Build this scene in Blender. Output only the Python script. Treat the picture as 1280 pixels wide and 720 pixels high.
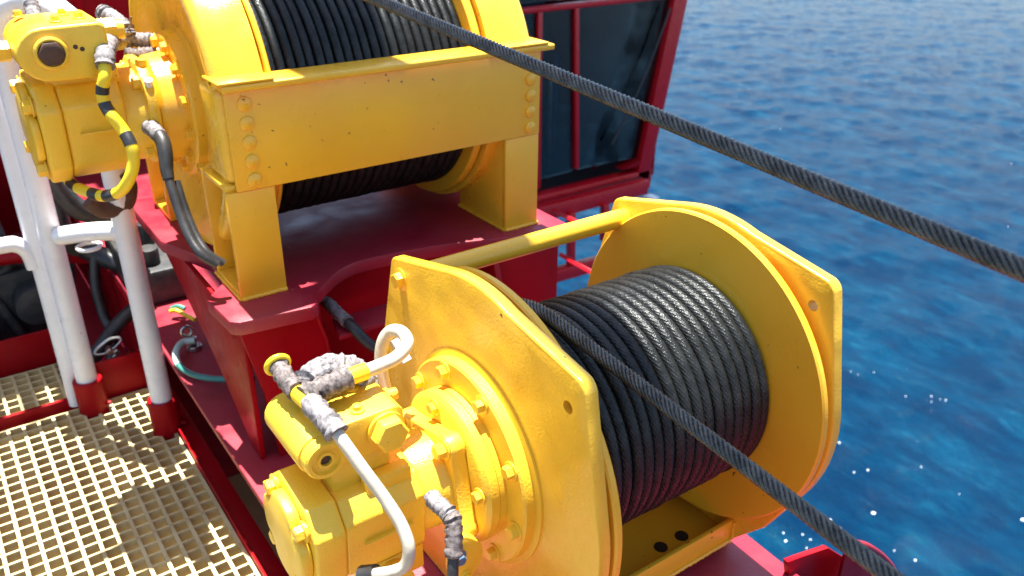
import bpy, bmesh, math, random
import numpy as np
from mathutils import Vector, Matrix
random.seed(4)
for o in list(bpy.data.objects): bpy.data.objects.remove(o)
S = bpy.context.scene
COL = S.collection
PI = math.pi

# ------------------------------------------------------------------ camera
YAW, PITCH, ROLL, FPX = 0.6163, 0.4637, 0.0071, 1061.9
CAM = np.array([-1.05406, -0.92059, 0.84178])
def _rot():
    cy, sy, cp, sp = math.cos(YAW), math.sin(YAW), math.cos(PITCH), math.sin(PITCH)
    f = np.array([sy*cp, cy*cp, -sp]); r = np.array([cy, -sy, 0.0]); u = np.cross(r, f)
    c, s = math.cos(ROLL), math.sin(ROLL)
    return np.array([c*r+s*u, -s*r+c*u, f])
RM = _rot()
cd = bpy.data.cameras.new('camera'); cam = bpy.data.objects.new('camera', cd); COL.objects.link(cam)
cd.sensor_width = 36; cd.lens = FPX/1280*36; cd.clip_start = 0.05; cd.clip_end = 3000
m = Matrix.Identity(4)
for i in range(3):
    m[i][0] = RM[0][i]; m[i][1] = RM[1][i]; m[i][2] = -RM[2][i]; m[i][3] = CAM[i]
cam.matrix_world = m
cd.dof.use_dof = True; cd.dof.focus_distance = 1.33; cd.dof.aperture_fstop = 5.6; cd.dof.aperture_blades = 0
S.camera = cam

def ray(px, py):
    return np.array([(px-640)/FPX, (360-py)/FPX, 1.0]) @ RM
def at(px, py, ax, v):          # where the sight line of a measured picture point meets the plane ax = v
    d = ray(px, py); i = 'xyz'.index(ax); return Vector(CAM + d*((v-CAM[i])/d[i]))
def dep(px, py, t):
    return Vector(CAM + ray(px, py)*t)

# ------------------------------------------------------------------ light
SUN = Vector((0.035, 0.15, 1.0)).normalized()
elev = math.asin(SUN.z); azi = math.atan2(SUN.x, SUN.y)
W = bpy.data.worlds.new('World'); S.world = W; W.use_nodes = True
nt = W.node_tree; bg = nt.nodes['Background']
sk = nt.nodes.new('ShaderNodeTexSky'); sk.sky_type = 'NISHITA'; sk.sun_disc = False
sk.sun_elevation = elev; sk.sun_rotation = azi; sk.air_density = 1.0; sk.dust_density = 1.0; sk.ozone_density = 1.0
nt.links.new(sk.outputs[0], bg.inputs[0]); bg.inputs[1].default_value = 0.078
sl = bpy.data.lights.new('sun', 'SUN'); sl.energy = 5.0; sl.angle = math.radians(0.53); sl.color = (1, .97, .91)
so = bpy.data.objects.new('sun', sl); COL.objects.link(so)
so.rotation_euler = SUN.to_track_quat('Z', 'Y').to_euler(); so.location = (0, 0, 8)
S.view_settings.view_transform = 'Standard'; S.view_settings.look = 'None'
S.view_settings.exposure = 1.9; S.view_settings.gamma = 1
S.render.engine = 'CYCLES'
S.cycles.max_bounces = 8; S.cycles.diffuse_bounces = 4; S.cycles.glossy_bounces = 4; S.cycles.transmission_bounces = 6
S.cycles.caustics_reflective = False; S.cycles.caustics_refractive = False
S.cycles.sample_clamp_indirect = 8
S.cycles.use_denoising = True

# ------------------------------------------------------------------ materials
class NT:
    def __init__(s, name):
        s.m = bpy.data.materials.new(name); s.m.use_nodes = True; s.t = s.m.node_tree
        s.b = s.t.nodes['Principled BSDF']
    def n(s, typ, **kw):
        x = s.t.nodes.new('ShaderNode'+typ)
        for k, v in kw.items():
            if k.startswith('_'): setattr(x, k[1:], v)
            else: x.inputs[k].default_value = v
        return x
    def l(s, a, b): s.t.links.new(a, b)
    def noise(s, vec, scale, detail=3, rough=.55):
        x = s.n('TexNoise', Scale=scale, Detail=detail, Roughness=rough); s.l(vec, x.inputs['Vector']); return x.outputs['Fac']
    def ramp(s, fac, stops, interp='LINEAR'):
        x = s.n('ValToRGB'); x.color_ramp.interpolation = interp; e = x.color_ramp.elements
        while len(e) < len(stops): e.new(.5)
        for i, (p, c) in enumerate(stops):
            e[i].position = p; e[i].color = (c[0], c[1], c[2], 1) if hasattr(c, '__len__') else (c, c, c, 1)
        s.l(fac, x.inputs[0]); return x.outputs[0]
    def mix(s, fac, a, b, mode='MIX'):
        x = s.n('Mix', _data_type='RGBA', _blend_type=mode)
        for i, v in ((0, fac), (6, a), (7, b)):
            if hasattr(v, 'is_output'): s.l(v, x.inputs[i])
            elif i == 0: x.inputs[0].default_value = v
            else: x.inputs[i].default_value = (*v, 1)
        return x.outputs[2]
    def bump(s, h, strength, dist, prev=None):
        x = s.n('Bump', Strength=strength, Distance=dist); s.l(h, x.inputs['Height'])
        if prev is not None: s.l(prev, x.inputs['Normal'])
        return x.outputs[0]
    def obj(s): return s.n('TexCoord').outputs['Object']

def paint(name, col, col2, rough=.32, chip=.70, chipcol=(.06, .028, .015), peel=1.0, warp=0.0, coat=.25, grime=.35, stain=(.30, .16, .06)):
    k = NT(name); v = k.obj()
    a = k.noise(v, 7, 4); c = k.mix(k.ramp(a, [(.35, 0), (.68, 1)]), col, col2)
    g = k.noise(v, 19, 6, .7); c = k.mix(k.ramp(g, [(.60, 0), (.80, grime)]), c, stain)
    ch = k.noise(v, 55, 3, .6); gate = k.noise(v, 4.3, 2)
    chm = k.n('Math', _operation='MULTIPLY'); k.l(k.ramp(ch, [(chip, 0), (chip+.012, 1)]), chm.inputs[0]); k.l(k.ramp(gate, [(.46, 0), (.56, 1)]), chm.inputs[1])
    c = k.mix(chm.outputs[0], c, chipcol); k.l(c, k.b.inputs['Base Color'])
    r = k.ramp(k.noise(v, 13, 3), [(.3, rough*.75), (.7, min(1, rough*1.4))]); k.l(r, k.b.inputs['Roughness'])
    k.b.inputs['Coat Weight'].default_value = coat; k.b.inputs['Coat Roughness'].default_value = .12
    nb = None
    if warp: nb = k.bump(k.noise(v, 11, 1), warp, .02)
    nb = k.bump(k.noise(v, 260, 2), .16*peel, .002, nb)
    nb = k.bump(chm.outputs[0], .35, -.0012, nb)
    k.l(nb, k.b.inputs['Normal']); k.l(nb, k.b.inputs['Coat Normal'])
    return k.m
def plain(name, col, rough=.5, metal=0, bump=0, bscale=60, col2=None, cscale=15, spec=.5):
    k = NT(name); k.b.inputs['Roughness'].default_value = rough; k.b.inputs['Metallic'].default_value = metal
    k.b.inputs['Specular IOR Level'].default_value = spec
    v = k.obj()
    if col2: k.l(k.mix(k.ramp(k.noise(v, cscale, 4, .65), [(.38, 0), (.64, 1)]), col, col2), k.b.inputs['Base Color'])
    else: k.b.inputs['Base Color'].default_value = (*col, 1)
    if bump: k.l(k.bump(k.noise(v, bscale, 4, .65), bump, .004), k.b.inputs['Normal'])
    return k.m

YEL = paint('yellow_paint', (.86, .475, .026), (.83, .435, .021), grime=.15)
YELB = paint('yellow_paint_plate', (.86, .505, .034), (.84, .465, .027), rough=.28, peel=1.8, warp=.32, grime=.12)
YELM = paint('yellow_paint_casting', (.88, .56, .036), (.84, .50, .026), rough=.42, peel=2.2, chip=.72, grime=.2)
RED = paint('red_paint', (.31, .0022, .007), (.26, .0018, .005), rough=.36, chip=.73, chipcol=(.20, .15, .15), stain=(.16, .006, .01), peel=.9, warp=.12, coat=0)
RED.node_tree.nodes['Principled BSDF'].inputs['Specular IOR Level'].default_value = .16
REDD = paint('red_paint_weathered', (.32, .004, .010), (.24, .003, .007), rough=.45, chip=.69, chipcol=(.3, .25, .24), stain=(.2, .04, .04), grime=.6, coat=0)
REDH = paint('red_deck_paint', (.30, .007, .023), (.24, .005, .016), rough=.46, chip=.72, chipcol=(.22, .17, .17), stain=(.22, .03, .04), peel=1.2, warp=.1, coat=.25)
REDH.node_tree.nodes['Principled BSDF'].inputs['Coat Roughness'].default_value = .5
REDH.node_tree.nodes['Principled BSDF'].inputs['Specular IOR Level'].default_value = .55
WHITE = paint('white_paint', (.80, .80, .80), (.72, .72, .74), rough=.28, chip=.715, chipcol=(.22, .08, .03), stain=(.50, .36, .25), grime=.12, peel=.6)
CREAM = plain('cream_hose_rubber', (.56, .50, .39), .5, bump=.1, bscale=140, col2=(.47, .41, .30), cscale=20)
BLACK = plain('black_rubber', (.016, .016, .017), .42, bump=.15, bscale=90, col2=(.035, .034, .033), cscale=30)
DARK = plain('dark_machinery', (.016, .018, .018), .55, bump=.3, bscale=40, col2=(.045, .042, .038), cscale=25)
STEEL = plain('bare_steel', (.55, .54, .52), .3, 1, bump=.15, col2=(.40, .37, .33))
GREEN = plain('green_hose_rubber', (.03, .16, .13), .4, bump=.1, col2=(.05, .22, .18))
PALEG = plain('pale_green_sleeve', (.55, .68, .58), .55, bump=.2, col2=(.45, .56, .46))
BLUEP = plain('blue_bolt_paint', (.06, .14, .24), .4, bump=.2, col2=(.12, .2, .28))
BROWN = plain('rusty_brown', (.10, .045, .025), .7, bump=.4, col2=(.05, .025, .018))
LEMON = plain('yellow_sleeve', (.85, .62, .02), .4, bump=.1, bscale=120, col2=(.80, .54, .02))
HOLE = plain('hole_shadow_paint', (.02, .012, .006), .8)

def tape_mat(name, c1, c2, c3):
    k = NT(name); v = k.obj()
    n1 = k.noise(v, 120, 5, .7)
    k.l(k.ramp(n1, [(.34, c3), (.47, c2), (.62, c1)]), k.b.inputs['Base Color'])
    k.b.inputs['Roughness'].default_value = .75
    nb = k.bump(n1, .35, .003); k.l(nb, k.b.inputs['Normal']); return k.m
TAPE = tape_mat('grey_tape_wrap', (.26, .24, .24), (.17, .155, .155), (.04, .035, .035))
TAPED = tape_mat('dirty_tape_wrap', (.22, .185, .175), (.11, .088, .08), (.03, .025, .025))

def rope_mat(name, c1, c2, rough, wire, metal, spec):
    k = NT(name); uv = k.n('UVMap').outputs[0]
    mp = k.n('Mapping'); k.l(uv, mp.inputs[0])
    sep = k.n('SeparateXYZ'); k.l(uv, sep.inputs[0])
    # fine wires laid across the strands
    a = k.n('Math', _operation='MULTIPLY'); k.l(sep.outputs[0], a.inputs[0]); a.inputs[1].default_value = 2*PI*210
    b = k.n('Math', _operation='MULTIPLY_ADD'); k.l(sep.outputs[1], b.inputs[0]); b.inputs[1].default_value = 2*PI*12; k.l(a.outputs[0], b.inputs[2])
    s_ = k.n('Math', _operation='SINE'); k.l(b.outputs[0], s_.inputs[0])
    h = k.n('Math', _operation='MULTIPLY_ADD'); k.l(s_.outputs[0], h.inputs[0]); h.inputs[1].default_value = .5; h.inputs[2].default_value = .5
    v = k.obj(); n1 = k.noise(v, 40, 4, .7); n2 = k.noise(v, 420, 2)
    c = k.mix(k.ramp(n1, [(.35, 0), (.68, 1)]), c1, c2)
    gm = k.n('Math', _operation='MULTIPLY'); k.l(h.outputs[0], gm.inputs[0]); gm.inputs[1].default_value = .4
    k.l(c, k.b.inputs['Base Color'])
    k.b.inputs['Metallic'].default_value = metal; k.b.inputs['Specular IOR Level'].default_value = spec
    k.l(k.ramp(n2, [(.35, rough*.7), (.65, rough*1.5)]), k.b.inputs['Roughness'])
    nb = k.bump(h.outputs[0], wire, .0012); nb = k.bump(n2, .5, .002, nb); k.l(nb, k.b.inputs['Normal'])
    return k.m
ROPE = rope_mat('greased_wire_rope', (.012, .0135, .0135), (.030, .032, .031), .30, .30, .4, .35)
ROPEL = rope_mat('bare_wire_rope', (.045, .048, .045), (.12, .122, .112), .20, .06, .6, .5)

gk = NT('tinted_glass'); gk.t.nodes.remove(gk.b)
tr = gk.n('BsdfTransparent'); tr.inputs[0].default_value = (.5, .58, .6, 1); gl = gk.n('BsdfGlossy'); gl.inputs['Roughness'].default_value = .03
lw_ = gk.n('Fresnel'); lw_.inputs[0].default_value = 1.45
smr = gk.noise(gk.obj(), 3.5, 4, .6); gk.l(gk.ramp(smr, [(.4, .02), (.7, .22)]), gl.inputs['Roughness'])
mx = gk.n('MixShader'); gk.l(lw_.outputs[0], mx.inputs[0]); gk.l(tr.outputs[0], mx.inputs[1]); gk.l(gl.outputs[0], mx.inputs[2])
gk.l(mx.outputs[0], gk.t.nodes['Material Output'].inputs[0])
GLASS = gk.m

# ------------------------------------------------------------------ mesh helpers
class MB:
    def __init__(s): s.bm = bmesh.new()
    def poly(s, vs, fs, smooth=True):
        b = [s.bm.verts.new(v) for v in vs]
        for f in fs:
            try: s.bm.faces.new([b[i] for i in f]).smooth = smooth
            except ValueError: pass
        return b
    def box(s, x0, x1, y0, y1, z0, z1):
        v = [(x, y, z) for x in (x0, x1) for y in (y0, y1) for z in (z0, z1)]
        s.poly(v, [(0, 1, 3, 2), (4, 6, 7, 5), (0, 4, 5, 1), (2, 3, 7, 6), (0, 2, 6, 4), (1, 5, 7, 3)]); return s
    def prism(s, pts, ax, a0, a1):          # pts in the two other axes, in order
        def mk(p, a):
            return {'x': (a, p[0], p[1]), 'y': (p[0], a, p[1]), 'z': (p[0], p[1], a)}[ax]
        n = len(pts); v = [mk(p, a0) for p in pts]+[mk(p, a1) for p in pts]
        s.poly(v, [tuple(range(n))[::-1], tuple(range(n, 2*n))]+[(i, (i+1) % n, n+(i+1) % n, n+i) for i in range(n)]); return s
    def bar(s, p, q, w, h, up=(0, 0, 1)):   # rectangular bar
        p, q = Vector(p), Vector(q); d = (q-p).normalized(); a = d.cross(Vector(up)).normalized(); b = a.cross(d)
        v = [e+a*i*w/2+b*j*h/2 for e in (p, q) for i, j in ((-1, -1), (1, -1), (1, 1), (-1, 1))]
        s.poly(v, [(3, 2, 1, 0), (4, 5, 6, 7)]+[(i, (i+1) % 4, 4+(i+1) % 4, 4+i) for i in range(4)]); return s
    def tube(s, path, r, n=12, cap=True, rr=None, uv=False, lobes=0, lay=.12, amp=.12, closed=False, phase=0):
        P = [Vector(p) for p in path]; N = len(P)
        up = Vector((.123, .37, .9)).normalized(); rings = []; L = 0
        uvl = s.bm.loops.layers.uv.verify() if uv else None
        pa = None; Ls = []
        for i in range(N):
            if closed: t = P[(i+1) % N]-P[i-1]
            else: t = P[min(i+1, N-1)]-P[max(i-1, 0)]
            t.normalize()
            if pa is None:
                a = t.cross(up).normalized()
            else: a = (pa-t*pa.dot(t)).normalized()
            pa = a; b = t.cross(a)
            if i: L += (P[i]-P[i-1]).length
            Ls.append(L)
            R = rr[i] if rr else r
            ring = []
            for k in range(n):
                th = 2*PI*k/n; q = R
                if lobes:
                    q = R*(1-amp*(1-abs(math.cos(lobes/2*(th+phase)+lobes/2*0)))) if False else R
                    tw = th+2*PI*L/lay+phase
                    ph = (lobes*(th)/(2*PI)) % 1.0
                    q = R*(1-amp*(2*abs(ph-.5))**2)
                    th = tw
                ring.append(s.bm.verts.new(P[i]+(a*math.cos(th)+b*math.sin(th))*q))
            rings.append(ring)
        M = N if closed else N-1
        for i in range(M):
            A, B = rings[i], rings[(i+1) % N]
            for k in range(n):
                f = s.bm.faces.new((A[k], A[(k+1) % n], B[(k+1) % n], B[k])); f.smooth = True
                if uv:
                    l2 = Ls[i+1] if i+1 < N else L+(P[0]-P[-1]).length
                    for lp, (u, w) in zip(f.loops, ((Ls[i], k/n), (Ls[i], (k+1)/n), (l2, (k+1)/n), (l2, k/n))): lp[uvl].uv = (u, w)
        if cap and not closed:
            s.bm.faces.new(rings[0][::-1]); s.bm.faces.new(rings[-1])
        return s
    def cyl(s, p, q, r0, r1=None, n=24):
        return s.tube([p, q], r0, n, rr=[r0, r0 if r1 is None else r1])
    def lathe(s, prof, ax, o, n=64, a0=0, a1=2*PI, close=True):   # prof [(along, radius)] about axis ax through o
        o = Vector(o); full = abs(a1-a0-2*PI) < 1e-6; N = n if full else n+1; rows = []
        for (a, r) in prof:
            row = []
            for k in range(N):
                t = a0+(a1-a0)*k/n; c, d = r*math.cos(t), r*math.sin(t)
                v = {'x': (a, c, d), 'y': (c, a, d), 'z': (c, d, a)}[ax]
                row.append(s.bm.verts.new(o+Vector(v)))
            rows.append(row)
        J = len(rows) if close else len(rows)-1
        for j in range(J):
            A, B = rows[j], rows[(j+1) % len(rows)]
            for k in range(n if full else N-1):
                k2 = (k+1) % N
                vs = [A[k], A[k2], B[k2], B[k]]
                try: s.bm.faces.new(vs).smooth = True
                except ValueError: pass
        if not full and close:
            s.bm.faces.new([r[0] for r in rows]); s.bm.faces.new([r[-1] for r in rows][::-1])
        return s
    def disc(s, ax, o, a0, a1, r, n=64, ch=.003):
        return s.lathe([(a0, .0005), (a0, r-ch), (a0+ch, r), (a1-ch, r), (a1, r-ch), (a1, .0005)], ax, o, n)
    def build(s, name, mat, parent=None, bevel=0, seg=2, ang=35):
        bm = s.bm
        bmesh.ops.recalc_face_normals(bm, faces=bm.faces[:])
        if bevel:
            ed = [e for e in bm.edges if len(e.link_faces) == 2 and e.calc_face_angle(0) > math.radians(40)]
            bmesh.ops.bevel(bm, geom=ed, offset=bevel, segments=seg, profile=.5, affect='EDGES', clamp_overlap=True)
        me = bpy.data.meshes.new(name)
        root = parent
        while root is not None and root.parent is not None: root = root.parent
        if root is not None: bmesh.ops.translate(bm, verts=bm.verts[:], vec=-root.location)
        for f in bm.faces: f.smooth = True
        bm.to_mesh(me); bm.free()
        me.set_sharp_from_angle(angle=math.radians(ang))
        me.materials.append(mat)
        o = bpy.data.objects.new(name, me); COL.objects.link(o)
        if parent is not None: o.parent = parent
        return o

def thing(name, label, cat, loc=(0, 0, 0), group=None):
    o = bpy.data.objects.new(name, None); COL.objects.link(o); o.location = loc; o.empty_display_size = .05
    o['label'] = label; o['category'] = cat
    if group: o['group'] = group
    return o
def tag(o, label, cat, group=None):
    o['label'] = label; o['category'] = cat
    if group: o['group'] = group
    return o
def setting(o): o['kind'] = 'structure'; return o
def rootloc(p):
    l = Vector((0, 0, 0))
    while p is not None: l += p.location; p = p.parent
    return l

def smooth_path(pts, n=10):       # Catmull-Rom
    P = [Vector(p) for p in pts]; P = [P[0]*2-P[1]]+P+[P[-1]*2-P[-2]]; out = []
    for i in range(1, len(P)-2):
        for k in range(n):
            t = k/n; a, b, c, d = P[i-1:i+3]
            out.append(.5*((2*b)+(c-a)*t+(2*a-5*b+4*c-d)*t*t+(3*b-a-3*c+d)*t**3))
    out.append(P[-2]); return out
def sub(path, f0, f1):
    n = len(path)-1; return path[int(round(f0*n)):int(round(f1*n))+1]

# bolts: one mesh per size, heads look along local +Z
_bolt = {}
def bolt(parent, pos, direction, r=.010, h=.009, mat=None, washer=True, name='bolt'):
    mat = mat or YEL; key = (round(r, 4), round(h, 4), mat.name, washer)
    if key not in _bolt:
        b = MB()
        if washer: b.lathe([(0, .0004), (0, r*1.45), (.002, r*1.45), (.0025, r*1.35), (.0025, .0004)], 'z', (0, 0, 0), 20)
        z0 = .0022 if washer else 0
        ring = [[b.bm.verts.new((R*math.cos(PI/3*k+.2), R*math.sin(PI/3*k+.2), z)) for k in range(6)] for R, z in ((r, z0), (r, z0+h*.85), (r*.86, z0+h))]
        for a, c in ((0, 1), (1, 2)):
            for k in range(6): b.bm.faces.new((ring[a][k], ring[a][(k+1) % 6], ring[c][(k+1) % 6], ring[c][k]))
        b.bm.faces.new(ring[2])
        o = b.build(name, mat, None, ang=25); _bolt[key] = o.data
        bpy.data.objects.remove(o)
    o = bpy.data.objects.new(name, _bolt[key]); COL.objects.link(o); o.parent = parent
    q = Vector(direction).to_track_quat('Z', 'Y'); o.rotation_mode = 'QUATERNION'
    q = q @ Matrix.Rotation(random.uniform(0, 1), 4, 'Z').to_quaternion()
    o.rotation_quaternion = q; o.location = Vector(pos)-rootloc(parent)
    return o

# ------------------------------------------------------------------ sea
SEA = -7.0
rng = random.Random(11)
waves = [(rng.gauss(1.35, .55), lam, rng.uniform(0, 6.28)) for lam in (3.4, 2.5, 2.0, 1.65, 1.4, 1.2, 1.05, .92, .8, .7, .6, .52) for _ in (0, 1)]
def sea_h(x, y):
    h = np.zeros_like(x)
    for a, lam, ph in waves:
        k = 2*PI/lam; q = (x*math.cos(a)+y*math.sin(a))*k+ph
        q = q+.6*np.sin(.31*x+.27*y+ph*2)
        h += (.0036*lam**.7)*(np.sin(q)+.25*np.sin(2*q+.6))
    return h
nr, na = 520, 560
rad = 6*(120/6)**(np.linspace(0, 1, nr)); ang = np.radians(np.linspace(-4, 88, na))
X = CAM[0]+np.outer(rad, np.cos(ang)); Y = CAM[1]+np.outer(rad, np.sin(ang))
Z = SEA+sea_h(X, Y)*np.clip((120-rad)/40, 0, 1)[:, None]
vs = np.stack([X, Y, Z], -1).reshape(-1, 3)
idx = np.arange(nr*na).reshape(nr, na)
fs = np.stack([idx[:-1, :-1], idx[1:, :-1], idx[1:, 1:], idx[:-1, 1:]], -1).reshape(-1, 4)
me = bpy.data.meshes.new('sea'); me.from_pydata(vs.tolist(), [], fs.tolist()); me.shade_smooth()
sea = setting(bpy.data.objects.new('sea', me)); COL.objects.link(sea)
k = NT('sea_water'); v = k.n('TexCoord').outputs['Object']
mp = k.n('Mapping'); mp.inputs['Rotation'].default_value = (0, 0, -.25); mp.inputs['Scale'].default_value = (1.0, .42, 1); k.l(v, mp.inputs[0]); vm = mp.outputs[0]
n1 = k.noise(vm, 1.3, 6, .68); n2 = k.noise(vm, 4.6, 5, .72)
c = k.mix(k.ramp(n1, [(.40, 0), (.68, 1)]), (.0001, .0120, .036), (.0003, .028, .064))
mm = k.n('Math', _operation='MULTIPLY'); k.l(k.ramp(n1, [(.45, .1), (.62, 1)]), mm.inputs[0]); k.l(k.ramp(n2, [(.50, 0), (.72, .45)]), mm.inputs[1])
c = k.mix(mm.outputs[0], c, (.008, .070, .110)); k.l(c, k.b.inputs['Base Color'])
k.b.inputs['Roughness'].default_value = .05; k.b.inputs['IOR'].default_value = 1.33; k.b.inputs['Specular IOR Level'].default_value = .07
nb = k.bump(k.noise(vm, 7.5, 6, .72), .6, .045); nb = k.bump(k.noise(vm, 22, 4, .65), .4, .014, nb); k.l(nb, k.b.inputs['Normal'])
me.materials.append(k.m)
far = MB(); far.poly([(-1500, -1500, SEA-.6), (2500, -1500, SEA-.6), (2500, 2500, SEA-.6), (-1500, 2500, SEA-.6)], [(0, 1, 2, 3)])
fo = setting(far.build('sea', k.m))
# white flecks on the water, painted stand-ins for sun glints
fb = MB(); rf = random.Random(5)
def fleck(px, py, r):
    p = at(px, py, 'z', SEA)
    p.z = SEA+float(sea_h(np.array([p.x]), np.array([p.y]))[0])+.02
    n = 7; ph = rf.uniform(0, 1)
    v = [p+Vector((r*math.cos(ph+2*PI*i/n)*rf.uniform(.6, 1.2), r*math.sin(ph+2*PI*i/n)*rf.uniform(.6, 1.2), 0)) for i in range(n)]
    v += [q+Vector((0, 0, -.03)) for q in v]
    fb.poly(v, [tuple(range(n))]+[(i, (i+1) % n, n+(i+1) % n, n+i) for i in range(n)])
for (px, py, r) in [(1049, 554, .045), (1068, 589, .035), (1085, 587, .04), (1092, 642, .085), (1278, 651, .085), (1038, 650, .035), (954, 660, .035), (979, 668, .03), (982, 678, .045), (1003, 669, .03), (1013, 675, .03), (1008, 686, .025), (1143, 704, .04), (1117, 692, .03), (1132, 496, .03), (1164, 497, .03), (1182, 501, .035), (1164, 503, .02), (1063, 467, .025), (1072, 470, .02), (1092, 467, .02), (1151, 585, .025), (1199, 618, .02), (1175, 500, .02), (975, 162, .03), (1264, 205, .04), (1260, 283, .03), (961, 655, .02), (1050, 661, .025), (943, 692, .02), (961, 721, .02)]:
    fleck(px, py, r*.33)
glint_flecks = fb.build('glint_flecks', plain('sea_glint_white', (.9, .93, .95), .6)); glint_flecks['kind'] = 'stuff'

# ------------------------------------------------------------------ decks and base plates
b = MB(); b.prism([(-.675, -1.3), (.085, -1.3), (.085, -.236), (.09, -.11), (.235, .55), (.26, 3.3), (-.675, 3.3)], 'z', -.378, -.36)
deck = setting(b.build('deck', REDH, None, bevel=.003))
b = MB(); b.box(-3.2, -.678, 1.86, 3.6, -.66, -.645); b.box(-.86, -.688, 1.63, 1.859, -.66, -.645); setting(b.build('deck', REDH))
kd = plain('lower_deck_paint', (.34, .255, .13), .7, bump=.2, bscale=12, col2=(.25, .18, .09), cscale=3)
b = MB(); b.box(-3.4, .08, -2.2, 1.85, -1.32, -1.30); setting(b.build('lower_deck', kd))
b = MB(); b.box(-3.4, .25, 1.865, 3.6, -1.32, -1.30); setting(b.build('lower_deck', REDD))
b = MB(); b.prism([(.06, -1.3), (.06, -.11), (.21, .55), (.235, 3.3), (.225, 3.3), (.20, .55), (.05, -.11), (.05, -1.3)], 'z', -8.2, -.379)
tag(b.build('hull_side', RED), 'red hull side below the winch deck, dropping to the sea', 'hull')
# red beams under the grating
t = thing('floor_beam', 'red steel beam crossing beneath the nearer grating, seen through its cells', 'beam', (-1.2, .95, -1.1))
b = MB(); b.bar((-2.4, .80, -.86), (-.69, 1.10, -.86), .05, .02); b.bar((-2.4, .80, -.91), (-.69, 1.10, -.91), .012, .07); b.build('web', REDD, t)
b = MB(); b.bar((-2.4, .80, -.955), (-.69, 1.10, -.955), .06, .015); b.build('flange', REDD, t)

# ------------------------------------------------------------------ gratings
GM = plain('cream_grating_resin', (.68, .56, .28), .6, bump=.25, bscale=120, col2=(.46, .35, .16), cscale=9)
def grating(x0, x1, y0, y1, z, label, loc):
    t = thing('floor_grating', label, 'grating', loc, 'moulded floor gratings'); pit = .0385; h = .036
    nx = int((x1-x0)/pit); ny = int((y1-y0)/pit)
    def unit(L, ax):
        b = MB(); w0, w1 = (.0043, .0027) if ax == 'y' else (.0032, .0022)
        q = [(-w0, 0), (w0, 0), (w1, -h), (-w1, -h)]
        if ax == 'y': b.prism(q, 'y', 0, L)
        else: b.prism([(p[0], p[1]) for p in q], 'x', 0, L)
        return b
    src = None
    for i in range(nx+1):
        if src is None:
            o = unit(ny*pit, 'y').build('bar', GM); o.parent = t; src = o
        else:
            o = src.copy(); COL.objects.link(o); o.parent = t
        o.location = Vector((x1-i*pit, y1-ny*pit, z))-Vector(loc)
    src = None
    for j in range(ny+1):
        if src is None:
            o = unit(nx*pit, 'x').build('bar', GM); o.parent = t; src = o
        else:
            o = src.copy(); COL.objects.link(o); o.parent = t
        o.location = Vector((x1-nx*pit, y1-j*pit, z-.0012))-Vector(loc)
    return t
grating(-1.60, -.695, .12, 1.505, -.6, 'cream square-mesh floor grating filling the lower left corner beside the winches', (-1.1, .8, -.636))
grating(-1.55, -.875, 1.575, 1.815, -.6, 'small cream floor grating behind the red lip, left of the white posts', (-1.2, 1.7, -.636))
t = thing('grating_rim', 'red steel channel edging the right side of the cream grating', 'rim', (-.68, .7, -.66))
b = MB(); b.box(-.688, -.682, -.2, 1.60, -.66, -.585); b.build('web', RED, t, bevel=.0015)
b = MB(); b.box(-.6815, -.640, -.2, 1.60, -.602, -.594); b.build('flange', RED, t, bevel=.0015)
b = MB(); b.box(-.6815, -.640, -.2, 1.60, -.66, -.652); b.build('flange', RED, t, bevel=.0015)
b = MB(); b.box(-2.2, -.86, 1.535, 1.548, -.655, -.578); tag(b.build('divider_lip', RED, None, bevel=.002), 'low red lip between the two cream gratings with a pink sunlit top edge', 'lip')
b = MB(); b.box(-2.2, -.875, 1.83, 1.84, -.66, -.485); tag(b.build('kick_plate', RED, None, bevel=.002), 'tall red kick plate behind the small far grating at the left edge', 'kick plate')
b = MB(); b.box(-.868, -.690, 1.515, 1.525, -.66, -.478); tag(b.build('kick_plate', RED, None, bevel=.002), 'red kick plate spanning between the two red post sockets', 'kick plate')

# ------------------------------------------------------------------ white handrails
t = thing('handrail', 'tall white hoop handrail with two posts in red sockets at the grating corner', 'handrail', (-.78, 1.37, -.6))
A = Vector((-.856, 1.481, 0)); B = Vector((-.706, 1.257, 0)); D = (B-A)
pa = [A+Vector((0, 0, z)) for z in (-.50, -.2, .1, .40)]
arc = []
for i in range(0, 13):
    a = PI*i/12; c = (A+B)/2; arc.append(c-D*.5*math.cos(a)+Vector((0, 0, .42+.135*math.sin(a)**.8)))
path = pa+arc+[B+Vector((0, 0, z)) for z in (.40, .1, -.2, -.50)]
b = MB(); b.tube(path, .0285, 20); b.build('hoop', WHITE, t, ang=60)
for q in (A, B):
    b = MB(); b.lathe([(-.66, .030), (-.66, .040), (-.502, .040), (-.498, .037), (-.498, .030)], 'z', (q.x, q.y, 0), 28); sck = b.build('socket', RED, t)
    d = Vector((.05, -.035, 0))
    bolt(sck, (q.x+.036, q.y-.018, -.585), (1, -.5, 0), .006, .01, RED)
b = MB(); p, q = A+Vector((.02, -.03, -.045)), B+Vector((-.005, .0, .008)); b.tube(smooth_path([p, p.lerp(q, .5)+Vector((0, 0, .004)), q], 6), .0245, 16); b.build('cross_rail', WHITE, t)
b = MB()
pp = p.lerp(q, .42)-Vector((0, 0, .036)); b.tube([pp+Vector((.028*math.cos(2*PI*i/20), .028*math.sin(2*PI*i/20), 0)) for i in range(20)], .0055, 8, closed=True); b.build('chain_eye', WHITE, t)
t = thing('handrail', 'thin white post left of the tall hoop, its side rail running off the left edge', 'handrail', (-.92, 1.52, -.6))
b = MB(); b.tube([(-.893, 1.537, -.60), (-.893, 1.537, 0), (-.893, 1.537, .46)], .0215, 16); b.build('post', WHITE, t)
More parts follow.
